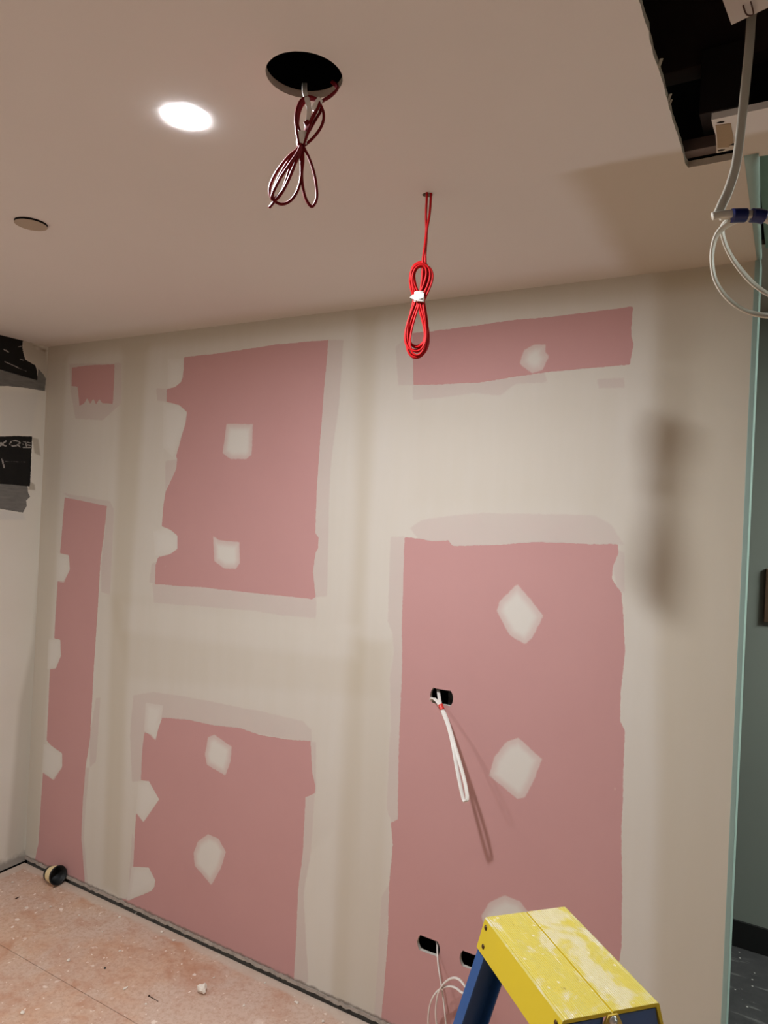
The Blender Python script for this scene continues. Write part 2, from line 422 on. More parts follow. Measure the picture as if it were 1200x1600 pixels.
LAYER = [([(50,683),(60,686),(63,712),(54,708)], 0.8, .004), ([(47,752),(54,757),(55,766),(44,765)], 0.9, .004), ([(36,527),(48,530),(58,545),(72,545),(80,600),(75,612),(60,608),(58,590),(55,572),(40,562),(35,545)], 0.7, .01),
 ([(-40,795),(0,796),(36,801),(40,812),(0,812),(-40,806)], -0.8, .01),
 ([(52,540),(56,538),(74,548),(70,550)], 0.6, .006),
 ([(60,900),(75,900),(40,1340),(10,1340),(30,1100),(52,1000)], 0.5, .02), ([(0,610),(60,612),(50,680),(0,680)], -0.5, .02)]
def V(p): q = onX(*p); return (q[1], q[2])
def left_material():
    t = NT('joint compound over pale board'); 
    j = t.math('MULTIPLY', t.math('SUBTRACT', t.noise(90, detail=5, rough=0.7), 0.5), 0.006)
    bl = t.math('ADD', t.attr('black'), j); gr = t.math('ADD', t.attr('grey'), j); wh = t.math('ADD', t.attr('white'), t.math('MULTIPLY', j, .35)); tone = t.attr('tone')
    c = t.mix(t.noise(3, detail=3), srgb(226, 224, 214), srgb(220, 215, 200))
    c = t.mix(t.math('MULTIPLY', tone, 0.7, True), c, srgb(150, 138, 116)); c = t.mix(t.math('MULTIPLY', tone, -0.8, True), c, srgb(206, 206, 200))
    gs = t.noise(12, t.coord((1, 1.5, 8)), detail=5)
    gc = t.mix(gs, srgb(88, 88, 84), srgb(136, 134, 128))
    c = t.mix(t.step(gr, -0.001, 0.001), c, gc)
    bc = t.mix(t.noise(30), (0.004, 0.004, 0.004, 1), (0.011, 0.011, 0.010, 1))
    bf = t.step(bl, -0.001, 0.001); c = t.mix(bf, c, bc)
    c = t.mix(t.math('MULTIPLY', t.math('MULTIPLY', t.step(wh, -0.0008, 0.0008), t.step(t.noise(120, detail=3), 0.35, 0.5)), 0.9), c, srgb(170, 165, 158))
    g = t.n.new('ShaderNodeNewGeometry'); sp = t.n.new('ShaderNodeSeparateXYZ'); t.link(g.outputs['Position'], sp.inputs[0])
    ft = t.step(t.math('ADD', sp.outputs[2], t.math('MULTIPLY', t.math('SUBTRACT', t.noise(35, detail=5), 0.5), 0.05)), 0.03, -0.01)
    c = t.mix(t.math('MULTIPLY', ft, 0.7), c, srgb(120, 112, 104))
    h = t.math('ADD', t.math('MULTIPLY', t.step(bl, 0.001, -0.004), 1.0), t.math('MULTIPLY', t.noise(18, detail=4), 0.3)); t.bump(h, 0.5, 0.003)
    return t.fin(c, t.math('SUBTRACT', 0.85, t.math('MULTIPLY', bf, 0.25)), spec=0.25)
def build_left_wall():
    ys = np.concatenate([np.arange(-5.0, -0.32, 0.3), np.arange(-0.32, -0.0005, 0.0025), [0.0]])
    zs = np.concatenate([np.arange(-0.03, 1.5, 0.03), np.arange(1.5, CZ, 0.0025), [CZ + 0.001]])
    Y, Z = np.meshgrid(ys, zs); ny, nz = len(ys), len(zs)
    # rough lumpy edge of the coat by the top corner stands out a little
    lay = [([V(p) for p in P], a, s) for P, a, s in LAYER]
    D = {'black': usdf(Y, Z, [[V(p) for p in P] for P in BLACK]), 'grey': usdf(Y, Z, [[V(p) for p in P] for P in GREY]),
         'white': segd(Y, Z, [([V(p) for p in pl], wd) for pl, wd in WHITE])}
    tn = np.zeros(Y.shape)
    for P, a, s in lay: tn += a * smst(sdf(Y, Z, P), -s, s)
    D['tone'] = tn
    idx = np.arange(ny * nz).reshape(nz, ny)
    q = np.stack([idx[:-1, :-1], idx[:-1, 1:], idx[1:, 1:], idx[1:, :-1]], -1).reshape(-1, 4)
    relief = np.where(D['black'] > 0, -0.003, 0.0)
    co = np.stack([relief, Y, Z], -1).reshape(-1, 3)
    me = bpy.data.meshes.new('wall_left'); me.from_pydata(co.tolist(), [], q.tolist()); me.update(); set_attrs(me, D)
    return link('wall_left', me, left_material(), kind='structure')
build_left_wall()

# ---- ceiling: white-primed board with a round hole, a drilled hole and the torn opening
def ceil_material():
    t = NT('ceiling primer'); 
    c = t.mix(t.noise(1.6, detail=3), srgb(222, 217, 213), srgb(216, 211, 206))
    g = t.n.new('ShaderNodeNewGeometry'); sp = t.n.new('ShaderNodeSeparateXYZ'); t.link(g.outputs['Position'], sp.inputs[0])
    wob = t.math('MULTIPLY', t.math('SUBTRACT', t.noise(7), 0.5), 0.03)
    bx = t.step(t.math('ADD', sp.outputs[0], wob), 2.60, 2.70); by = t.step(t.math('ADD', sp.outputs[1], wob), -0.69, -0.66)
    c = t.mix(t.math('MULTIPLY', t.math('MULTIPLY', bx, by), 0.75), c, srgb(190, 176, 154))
    jb = t.step(t.math('ADD', sp.outputs[1], wob), -0.16, -0.03); c = t.mix(t.math('MULTIPLY', jb, 0.4), c, srgb(200, 186, 166))
    t.bump(t.noise(120, detail=3), 0.08, 0.001)
    return t.fin(c, 0.8, spec=0.3)
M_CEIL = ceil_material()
M_EDGE = simple('torn gypsum edge', srgb(176, 166, 150), 0.9, var=0.2, scale=90, bump=0.6)
HC = (onZ(475.5, 119, CZ)); HR = 0.0625
SH = onZ(668, 304.5, CZ)
CX1 = 2.966
def build_ceiling():
    rr = random.Random(11)
    bm = bmesh.new()
    def ring(pts):
        vs = [bm.verts.new((x, y, CZ)) for x, y in pts]
        return [bm.edges.new((vs[i], vs[(i + 1) % len(vs)])) for i in range(len(vs))]
    yA, xA, yB = -0.596, 2.867, -1.75
    outer = [(0, 0), (0, -5.0), (5.0, -5.0), (5.0, yB), (xA, yB)]
    n = 60
    for k in range(1, n):
        y = yB + (yA - yB) * k / n
        outer.append((xA - 0.002 + rr.gauss(0, 0.0006) + 0.0008 * math.sin(k * .6), y))
    outer += [(xA + 0.001, yA)]
    for k in range(1, 10): outer.append((xA + (CX1 - xA) * k / 10, yA + rr.gauss(0, 0.0006)))
    outer += [(CX1, yA), (CX1, 0)]
    E = ring(outer)
    E += ring([(HC[0] + (HR + rr.gauss(0, .00012)) * math.cos(2 * math.pi * k / 96), HC[1] + (HR + rr.gauss(0, .00012)) * math.sin(2 * math.pi * k / 96)) for k in range(96)])
    E += ring([(SH[0] + 0.0115 * math.cos(2 * math.pi * k / 24), SH[1] + 0.0115 * math.sin(2 * math.pi * k / 24)) for k in range(24)])
    bmesh.ops.triangle_fill(bm, use_beauty=True, use_dissolve=False, edges=E)
    fs = list(bm.faces)
    r = bmesh.ops.extrude_face_region(bm, geom=fs)
    bmesh.ops.translate(bm, vec=(0, 0, 0.013), verts=[v for v in r['geom'] if isinstance(v, bmesh.types.BMVert)])
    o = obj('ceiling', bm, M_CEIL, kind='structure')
    o.data.materials.append(M_EDGE)
    for p in o.data.polygons:
        if abs(p.normal.z) < 0.5: p.material_index = 1
build_ceiling()

# ---- floor: dusty orange-brown particle board
def floor_material():
    t = NT('dusty particle board floor')
    co = t.coord()
    big = t.noise(2.0, detail=4, rough=0.6, dist=0.4); mid = t.noise(9, detail=6, rough=0.7, dist=0.6); fine = t.noise(60, detail=5, rough=0.8)
    c = t.mix(t.step(mid, 0.3, 0.7), srgb(202, 160, 132), srgb(212, 184, 162))
    c = t.mix(t.math('MULTIPLY', t.step(big, 0.42, 0.62), 0.6), c, srgb(206, 186, 172))
    c = t.mix(t.math('MULTIPLY', t.step(fine, 0.4, 0.7), 0.5), c, srgb(168, 124, 98))
    c = t.mix(t.math('MULTIPLY', t.step(t.noise(5, detail=5, dist=1.0), 0.46, 0.74), 0.55), c, srgb(182, 126, 94))
    # dried plaster splashes and crumbs
    wv = t.n.new('ShaderNodeVectorMath'); wv.operation = 'ADD'
    nz = t.n.new('ShaderNodeTexNoise'); nz.inputs['Scale'].default_value = 40; t.link(co, nz.inputs['Vector'])
    sc = t.n.new('ShaderNodeVectorMath'); sc.operation = 'SCALE'; sc.inputs['Scale'].default_value = 0.035; t.link(nz.outputs['Color'], sc.inputs[0])
    t.link(co, wv.inputs[0]); t.link(sc.outputs[0], wv.inputs[1]); wc = wv.outputs[0]
    patch = t.step(t.noise(3.2, detail=2), 0.42, 0.6)
    for s, r0, r1, k in [(4, 0.12, 0.04, 0.6), (13, 0.14, 0.06, 0.85), (34, 0.16, 0.09, 0.9)]:
        d = t.math('ADD', t.voro(s, wc), t.math('MULTIPLY', t.noise(s * 5, detail=4), 0.12)); f = t.step(d, r0 + .06, r1 + .06)
        c = t.mix(t.math('MULTIPLY', t.math('MULTIPLY', f, t.math('ADD', 0.35, patch), True), k), c, srgb(238, 222, 208))
    scr = t.step(t.voro(9, t.coord((6, 0.8, 1), rot=(0, 0, 0.7))), 0.06, 0.02); c = t.mix(t.math('MULTIPLY', scr, 0.5), c, srgb(222, 200, 184))
    # pale dust line along the walls
    g = t.n.new('ShaderNodeNewGeometry'); sp = t.n.new('ShaderNodeSeparateXYZ'); t.link(g.outputs['Position'], sp.inputs[0])
    wob = t.math('MULTIPLY', t.math('SUBTRACT', t.noise(11, detail=4), 0.5), 0.05)
    ed = t.step(t.math('ADD', sp.outputs[1], wob), -0.055, -0.03); ed2 = t.step(t.math('ADD', sp.outputs[0], wob), 0.06, 0.04)
    c = t.mix(t.math('MULTIPLY', t.math('MAXIMUM', ed, ed2), 0.7), c, srgb(204, 188, 172))
    t.bump(t.math('ADD', t.math('MULTIPLY', mid, 0.5), t.math('MULTIPLY', fine, 0.3)), 0.35, 0.002)
    return t.fin(c, t.math('ADD', 0.5, t.math('MULTIPLY', mid, 0.3)), spec=0.35)
M_FLOOR = floor_material()
# two sheets meet in a fine open seam
s0 = onZ(110, 1537, FZ); s1 = onZ(210, 1600, FZ)
SEAMY = (s0[1] + s1[1]) / 2
bm = bmesh.new()
box(bm, 0.006, 2.96, SEAMY + 0.0012, -0.006, FZ - 0.019, FZ, bevel=0.0006)
box(bm, 0.006, 5.0, -5.0, SEAMY - 0.0012, FZ - 0.019, FZ, bevel=0.0006)
obj('floor', bm, M_FLOOR, kind='structure')
def hall_floor_material():
    t = NT('dark dusty hall floor')
    c = t.mix(t.noise(14, detail=6, rough=0.7), srgb(34, 33, 35), srgb(74, 72, 72))
    d = t.voro(28); c = t.mix(t.math('MULTIPLY', t.step(d, 0.13, 0.06), 0.8), c, srgb(190, 186, 180))
    c = t.mix(t.math('MULTIPLY', t.step(t.noise(6, t.coord((1, 5, 1)), detail=5), 0.58, 0.7), 0.6), c, srgb(120, 118, 116))
    return t.fin(c, 0.55)
bm = bmesh.new(); box(bm, -0.1, 5.2, -5.2, 1.4, FZ - 0.06, FZ - 0.0195)
box(bm, 2.96, 5.0, SEAMY + 0.0012, 1.4, FZ - 0.0195, FZ - 0.001); box(bm, -0.1, 2.96, 0.11, 1.4, FZ - 0.0195, FZ - 0.001)
obj('floor_hall', bm, hall_floor_material(), kind='structure')

# ---- rest of the shell
M_PLAIN = simple('primed board', srgb(225, 220, 212), 0.85, var=0.05, scale=3)
M_HALL = simple('grey-green hall paint', srgb(128, 134, 126), 0.7, var=0.06, scale=2)
M_DARK = simple('dark void', (0.012, 0.010, 0.010, 1), 0.95, var=0.4, scale=8)  # near-black colour stands in for missing light in the cavities
M_BLACK = simple('black skirting', (0.008, 0.008, 0.008, 1), 0.5, var=0.2)
def plane_box(name, *a, mat=M_PLAIN): bm = bmesh.new(); box(bm, *a); return obj(name, bm, mat, kind='structure')
plane_box('wall_right', 5.0, 5.1, -5.1, 1.4, FZ - .05, 3.1, mat=simple('grey board', srgb(120, 116, 110), 0.85, var=0.06))
plane_box('wall_front', -0.1, 5.0, -5.1, -5.0, FZ - .05, 3.1, mat=simple('pale board', srgb(170, 164, 156), 0.85, var=0.06))
plane_box('wall_far', 0.0, 5.0, 1.217, 1.3, FZ - .05, 3.1, mat=M_HALL)
plane_box('baseboard_far', 2.0, 5.0, 1.205, 1.217, FZ, FZ + 0.105, mat=M_BLACK)
plane_box('wall_back_rear', 0.0, WX1, 0.09, 0.10, FZ, 2.6, mat=M_DARK)
plane_box('ceiling_hall', 0.0, 5.0, 0.43, 1.217, 2.593, 2.61, mat=simple('hall ceiling', srgb(180, 172, 156), 0.85, var=0.06))
M_MINTD = simple('dark green board', srgb(140, 172, 152), 0.8, var=0.08)
beam_z = (2.95, 5.0, -0.62, -0.60, CZ + .0135, 2.6)
plane_box('trim_5', *beam_z, mat=M_DARK)
plane_box('ceiling_green', 2.968, 5.0, -0.58, 0.43, 2.58, 2.593, mat=M_MINTD)
# floor track seen in the open joint under the board
M_TRACK = simple('dusty grey track', srgb(120, 114, 106), 0.7, 0.3, var=0.35, scale=50, bump=0.5)
bm = bmesh.new()
box(bm, 0.0, WX1, 0.010, 0.014, FZ - 0.01, 0.012); box(bm, 0.0, WX1, 0.004, 0.089, FZ - 0.016, FZ - 0.010)
obj('trim_1', bm, M_TRACK, kind='structure')
# ragged lip of compound and board hanging over the joint
bm = bmesh.new(); rr = random.Random(4); x = 0.0; path = []
while x < 2.95:
    path.append(Vector((x, -0.0005 + rr.gauss(0, .0012), -0.016 + rr.gauss(0, .0016)))); x += 0.012
sweep(bm, path, [(0.006, -0.003), (0.006, 0.004), (-0.004, 0.006), (-0.006, -0.001)], ref=(0, 0, 1))
obj('trim_2', bm, simple('grimy edge strip', srgb(158, 146, 134), 0.9, var=0.45, scale=45, bump=0.6), kind='structure')
# mint green edge along the free end of the wall and of the ceiling
M_MINT = simple('mint board edge', srgb(134, 156, 147), 0.6, var=0.05, scale=12)
bm = bmesh.new()
sq = [onY(1183.6, 404, 0), onY(1155, 1000, 0)]
box(bm, WX1, WX1 + 0.013, -0.004, 0.10, FZ, CZ + 0.012, bevel=0.002)
obj('trim_3', bm, M_MINT, kind='structure')
bm = bmesh.new(); n = 14; A = []; B = []
for k in range(n + 1):
    t_ = k / n; y = -0.60 + 0.60 * t_; wd = 0.013 + 0.014 * (1 - t_) ** 1.2
    sec = []
    for j in range(9):
        a = math.pi * (j / 8); sec.append((CX1 - 0.001 + wd * (1 - math.cos(a)) / 2, CZ + 0.004 - math.sin(a) * (0.004 + wd * 0.22)))
    A.append([bm.verts.new((sx, y, sz)) for sx, sz in sec] + [bm.verts.new((CX1 + wd - 0.001, y, CZ + 0.013)), bm.verts.new((CX1 - .001, y, CZ + 0.013))])
for a, b in zip(A, A[1:]):
    m = len(a)
    for j in range(m): bm.faces.new((a[j], a[(j + 1) % m], b[(j + 1) % m], b[j]))
bm.faces.new(A[0]); bm.faces.new(A[-1][::-1])
obj('trim_4', bm, M_MINT, kind='structure', smooth=True)

# ---- void above the opening, dark colours stand in for missing light
M_TIMBER = simple('old dark timber', srgb(60, 46, 42), 0.9, var=0.4, scale=12, bump=0.4)
M_DUCT = simple('dusty black sheet', srgb(40, 35, 35), 0.7, var=0.3, scale=10)
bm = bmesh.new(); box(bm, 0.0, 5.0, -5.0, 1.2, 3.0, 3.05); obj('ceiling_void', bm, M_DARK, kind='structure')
def beam(name, label, *a, mat=M_TIMBER, mat4=None):
    bm = bmesh.new(); box(bm, *a, bevel=0.003, mat4=mat4); return tag(obj(name, bm, mat), label, 'beam')
beam('ceiling_joist', 'dark timber joist crossing the ceiling opening near its top', 2.6, 5.0, -1.02, -0.975, 2.60, 2.74)
beam('ceiling_joist', 'dark timber joist nearest the wall side of the ceiling opening', 2.6, 5.0, -0.66, -0.615, 2.56, 2.74)
bm = bmesh.new(); box(bm, 2.90, 3.02, -0.80, -0.69, 2.70, 2.82, bevel=0.008); box(bm, 2.92, 2.94, -0.803, -0.687, 2.695, 2.825)
tag(obj('junction_box', bm, M_DUCT), 'dark square box in the shadow above the ceiling opening', 'box')
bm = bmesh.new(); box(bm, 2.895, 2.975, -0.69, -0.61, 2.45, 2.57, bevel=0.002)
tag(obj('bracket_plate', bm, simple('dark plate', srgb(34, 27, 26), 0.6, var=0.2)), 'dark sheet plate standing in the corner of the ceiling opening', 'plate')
# light steel channel along the edge of the opening
bm = bmesh.new()
prof = [(0, 0), (0.030, 0), (0.030, 0.022), (0.028, 0.022), (0.028, 0.002), (0.002, 0.002), (0.002, 0.022), (0, 0.022)]
m4 = Matrix.Translation((2.86, -0.604, CZ + 0.0145)) @ Matrix(((0, 0, 1, 0), (-1, 0, 0, 0), (0, 1, 0, 0), (0, 0, 0, 1)))
prism(bm, prof, 0, 0.10, m4)
tag(obj('furring_channel', bm, simple('dull steel', srgb(120, 104, 98), 0.45, 0.6, var=0.2)), 'dull steel ceiling channel along the wall-side edge of the opening', 'channel')
# pale patch of ceiling board across the opening
bm = bmesh.new(); rr = random.Random(8)
L0 = [(2.923 + 0.003 * math.sin(k) + rr.gauss(0, .001), -0.757 + 0.171 * k / 10) for k in range(11)]
L = [tuple(onZ(px, py, CZ)[:2]) for px, py in [(1111.5,188.5),(1114,199),(1118,212),(1119,224),(1119.5,240),(1132,237.5),(1145.5,234),(1147,251.5),(1200,243)]] + [(3.5, -0.586), (3.5, -0.757)]
prism(bm, L, CZ + 0.001, CZ + 0.013)
bp = tag(obj('board_offcut', bm, M_CEIL), 'pale ceiling board piece crossing the opening beside the hanging cable', 'board')
bm = bmesh.new(); prism(bm, [tuple(onZ(px, py, CZ)[:2]) for px, py in [(1118,196),(1128,195),(1142,193),(1143.5,203),(1146,214),(1145,223),(1139,230),(1121,231),(1120,212)]], CZ - 0.0002, CZ + 0.002)
p = obj('bare_patch', bm, simple('brown paper patch', srgb(158, 136, 108), 0.9), bp); p['label'] = 'brown bare paper patch'
for a in [tuple(onZ(px, py, CZ)[:2]) for px, py in [(1126,191.5),(1127,235),(1145,226)]]:
    bm = bmesh.new(); prism(bm, [(a[0] - .006, a[1] - .001), (a[0], a[1] - .003), (a[0] + .006, a[1]), (a[0] + .002, a[1] + .002)], CZ - 0.0006, CZ + 0.001); obj('screw_dimple', bm, M_DARK, bp)
# tilted pale panel hanging down into the opening, with its small clip
root = empty('ceiling_board', tuple(atD(1143, 39, 1.10)))
c0 = atD(1143, 39, 1.10); e1 = (atD(1115, -39, 1.06) - c0).normalized(); e2 = (atD(1257, -15, 1.04) - c0).normalized()
nn = e1.cross(e2).normalized()
if nn.z < 0: nn = -nn
bm = bmesh.new(); P4 = [Vector((0, 0, 0)), e1 * 0.16, e1 * 0.16 + e2 * 0.20, e2 * 0.20]
loft_poly(bm, P4, [q + nn * 0.010 for q in P4]); obj('panel', bm, M_CEIL, root)
bm = bmesh.new()
pts = [atD(1161, 8, 1.075), atD(1165, 20, 1.078), atD(1170, 24, 1.078), atD(1177, 22, 1.075), atD(1175, 10, 1.07), atD(1173, 3, 1.06)]
sweep(bm, [q - c0 for q in catmull(pts, 4)], circ(0.0011, 6)); obj('clip', bm, simple('brown wire', srgb(86, 60, 52), 0.5, 0.4), root)
tag(root, 'tilted pale ceiling panel hanging at the top right of the opening', 'panel')
# curved pale rim modelled to imitate a light glint far up in the void
bm = bmesh.new(); pc = [atD(1090, 33.5, 1.42), atD(1094, 36, 1.42), atD(1100, 36.8, 1.42), atD(1107, 35, 1.42)]
sweep(bm, catmull(pc, 5), circ(0.0016, 6)); tag(obj('glint_arc', bm, simple('glint white', srgb(235, 235, 235), 0.3), smooth=True), 'small curved white rim imitating a light glint high in the dark opening', 'arc')
bm = bmesh.new(); sweep(bm, catmull([atD(1060, -40, 1.5), atD(1090, -5, 1.45), atD(1120, 30, 1.4), atD(1138, 60, 1.4), atD(1140, 95, 1.45)], 6), circ(0.011, 10))
tag(obj('flexible_duct', bm, M_DUCT, smooth=True), 'dark hose sagging inside the ceiling opening', 'hose')
# ragged paper tags along the torn edge
bm = bmesh.new(); rr = random.Random(21)
for (px, py, s) in [(1037, 103, .009), (1047, 157, .007), (1049, 164, .005)]:
    q = onZ(px, py, CZ); b_ = Vector((2.8655, q[1], CZ + .006))
    v = [b_ + Vector((0, -s * .4, -.004)), b_ + Vector((.002, s * .5, -.005)), b_ + Vector((.004 + s * .3, s * .2, s * .8)), b_ + Vector((.003, -s * .3, s * .6))]
    v2 = [p + Vector((-.0015, 0, 0)) for p in v]; loft_poly(bm, v, v2)
o = obj('torn_paper', bm, M_EDGE); tag(o, 'ragged scraps of torn board paper along the opening edge', 'paper scraps'); o['kind'] = 'stuff'

# ---------------------------------------------------------------- downlights and ceiling cap
def lamp_mat(k=1.0):
    t = NT('lit diffuser'); t.b.inputs['Emission Color'].default_value = LAMP_COL + (1,); t.b.inputs['Emission Strength'].default_value = LAMP_E * k
    return t.fin((0.8, 0.8, 0.8, 1), 0.5)
M_LAMP = lamp_mat(); M_LAMPR = lamp_mat(0.55); M_TRIM = simple('white trim ring', srgb(235, 230, 225), 0.4, var=0.02)
LC = onZ(290.5, 183.5, CZ)
def downlight(x, y, label, m=None):
    r = empty('downlight', (x, y, CZ))
    bm = bmesh.new(); lathe(bm, [(0.0362, 0.0), (0.0362, -0.0003), (0.0372, -0.0003), (0.0380, 0.0)], 48); obj('trim_ring', bm, M_TRIM, r, smooth=True)
    bm = bmesh.new(); lathe(bm, [(0.0362, -0.0002), (0.0360, -0.0006), (0.030, -0.0007), (0.0, -0.0009)], 48); obj('diffuser', bm, m or M_LAMP, r, smooth=True)
    return tag(r, label, 'ceiling light')
downlight(LC[0], LC[1], 'lit round downlight glowing white in the ceiling left of the round hole')
downlight(0.9, -2.4, 'lit round downlight in the ceiling behind the camera by the left wall', M_LAMPR)
downlight(0.8, -3.9, 'added unseen downlight far behind the camera for more bounce light', M_LAMPR)  # extra unseen lamp, added for bounce light
r = empty('hall_fill_light', (4.65, 0.40, 2.58))  # unseen emissive panel added to brighten the hall wall
bm = bmesh.new(); box(bm, -.30, .30, -.30, .30, -.012, 0, bevel=.002); obj('fill_frame', bm, M_TRIM, r)
bm = bmesh.new(); box(bm, -.28, .28, -.28, .28, -.0145, -.011)
t_ = NT('hall fill emitter'); t_.b.inputs['Emission Color'].default_value = (0.92, 1.0, 0.96, 1); t_.b.inputs['Emission Strength'].default_value = HALL_FILL_E
obj('diffuser', bm, t_.fin((.8, .8, .8, 1)), r); tag(r, 'added unseen fill panel brightening the hall past the wall end', 'ceiling light')
DC = onZ(48.5, 348.5, CZ)
bm = bmesh.new(); lathe(bm, [(0.0, -0.0056), (0.0385, -0.0056), (0.0392, -0.0053), (0.0392, -0.0049), (0.0, -0.0049)], 48)
r = empty('blank_plate', (DC[0], DC[1], CZ)); obj('cover', bm, simple('greyish cover', srgb(168, 152, 134), 0.7, var=0.03), r, smooth=False)
bm = bmesh.new(); lathe(bm, [(0.010, -0.0049), (0.010, -0.0008), (0.0395, -0.0008), (0.0395, 0.0)], 40); obj('gasket', bm, M_DARK, r)
tag(r, 'round blank grey-beige cover plate on the ceiling at far left', 'cover plate')

# ---------------------------------------------------------------- red cables
def red_mat(name, c, c2):
    t = NT(name); return t.fin(t.mix(t.noise(60, detail=3), c, c2), 0.5, spec=0.12)
M_RED = red_mat('glossy red sheath', srgb(176, 24, 24), srgb(150, 16, 20)); M_MAROON = red_mat('dark red sheath', srgb(118, 22, 30), srgb(98, 16, 24))
M_TAPE = simple('white tape', srgb(225, 222, 216), 0.45, var=0.05, scale=60, bump=0.4)
D1 = 1.135
def z3(x, y, dd=0.0): return atD(380 + x / 5.715, 60 + y / 5.714, D1 + dd)
root = empty('cable_bundle', tuple(z3(520, 890)))
o0 = Vector(root.location)
bm = bmesh.new()
tw = flat(0.0052, 0.0032)
rc = circ(0.00235, 8)
loops = [
 # upper arch strands
 ([(505,960,0),(505,840,0),(480,740,0),(490,640,.004),(530,562,.008),(590,535,.01),(650,548,.006),(672,590,.0),(645,650,0),(600,740,0),(560,850,0),(530,950,0)], rc),
 ([(512,960,.004),(498,850,.005),(488,760,.006),(505,650,.01),(545,575,.014),(600,545,.016),(655,560,.012),(668,600,.006),(640,660,.006),(590,750,.005),(556,850,.005),(525,950,.004)], rc),
 ([(500,950,-.004),(478,830,-.004),(470,730,-.003),(478,640,0),(515,555,.004),(580,522,.006),(645,535,.002),(680,580,-.004),(650,655,-.004),(610,740,-.004),(575,850,-.004),(540,950,-.004)], rc),
 # right hand loops of the upper half
 ([(690,590,0),(716,660,0),(716,730,0),(690,800,0),(640,870,0),(585,925,0),(540,960,0)], rc),
 ([(680,600,.006),(690,650,.006),(655,710,.006),(610,790,.006),(570,860,.005),(530,940,.004)], rc),
 # feed from the hole
 ([(800,380,.06),(840,420,.035),(838,455,.02),(780,510,.008),(715,552,0),(680,590,0),(640,660,0),(580,800,0),(530,940,0)], rc),
 ([(790,390,.065),(835,440,.035),(825,475,.02),(770,525,.006),(710,560,.004),(670,600,.004)], rc),
 ([(560,740,.002),(575,790,.002),(555,860,.002),(525,950,.0)], flat(.010, .005)),
 # lower loops
 ([(515,930,0),(480,990,0),(400,1060,.004),(300,1190,.008),(240,1320,.008),(245,1410,.004),(290,1460,0),(350,1480,0),(420,1450,0),(480,1370,0),(515,1250,0),(518,1120,0),(515,940,0)], rc),
 ([(520,930,.006),(500,1000,.006),(430,1060,.008),(350,1180,.012),(290,1300,.012),(262,1390,.010),(280,1425,.006),(340,1370,.004),(390,1250,.002),(420,1150,.002),(480,1040,.003),(520,940,.003)], rc),
 ([(515,940,-.004),(490,1010,-.006),(410,1130,-.008),(330,1250,-.008),(270,1370,-.006),(255,1430,-.004),(290,1440,-.004),(350,1370,-.004),(420,1230,-.004),(470,1100,-.004),(520,950,-.004)], rc),
 ([(525,930,0),(510,1020,-.002),(450,1150,-.004),(370,1330,-.004),(290,1440,-.004),(232,1512,-.004)], tw),
 ([(530,930,0),(545,980,0),(585,1060,0),(630,1190,0),(655,1330,0),(656,1430,0),(625,1495,0),(595,1490,0),(555,1420,0),(530,1310,0),(524,1200,0),(535,1090,0),(530,950,0)], rc),
]
for L_, sec in loops: sweep(bm, [q - o0 for q in catmull([z3(*p) for p in L_], 6)], sec)
obj('cable', bm, M_MAROON, root, smooth=True)
def wrap(bm, pts, r0, r1, n=14, jit=0.0, seed=1):
    rr = random.Random(seed); path = catmull(pts, 4)
    sec = [(r0 * math.cos(2 * math.pi * k / n) * (1 + rr.uniform(-jit, jit)), r1 * math.sin(2 * math.pi * k / n) * (1 + rr.uniform(-jit, jit))) for k in range(n)]
    sweep(bm, path, sec, ref=tuple(RT))
bm = bmesh.new(); wrap(bm, [z3(525, 840) - o0, z3(525, 890) - o0, z3(522, 950) - o0], 0.0086, 0.0066, jit=.12)
wrap(bm, [z3(495, 828) - o0, z3(500, 880) - o0, z3(498, 955) - o0], 0.003, 0.003, n=8); obj('tape', bm, M_TAPE, root, smooth=True)
bm = bmesh.new(); wrap(bm, [z3(692, 548) - o0, z3(665, 585) - o0, z3(640, 645) - o0], 0.0056, 0.0056, jit=.1, seed=3); obj('tape', bm, M_TAPE, root, smooth=True)
bm = bmesh.new(); sweep(bm, [q - o0 for q in catmull([z3(548, 400, .06), z3(550, 480, .012), z3(572, 550, .004), z3(590, 640, .002), z3(578, 745, .002)], 6)], flat(.0085, .0022), ref=tuple(RT)); obj('tape_tail', bm, M_TAPE, root, smooth=True)
tag(root, 'dark red cable looped and taped, hanging from the round ceiling hole', 'cable')

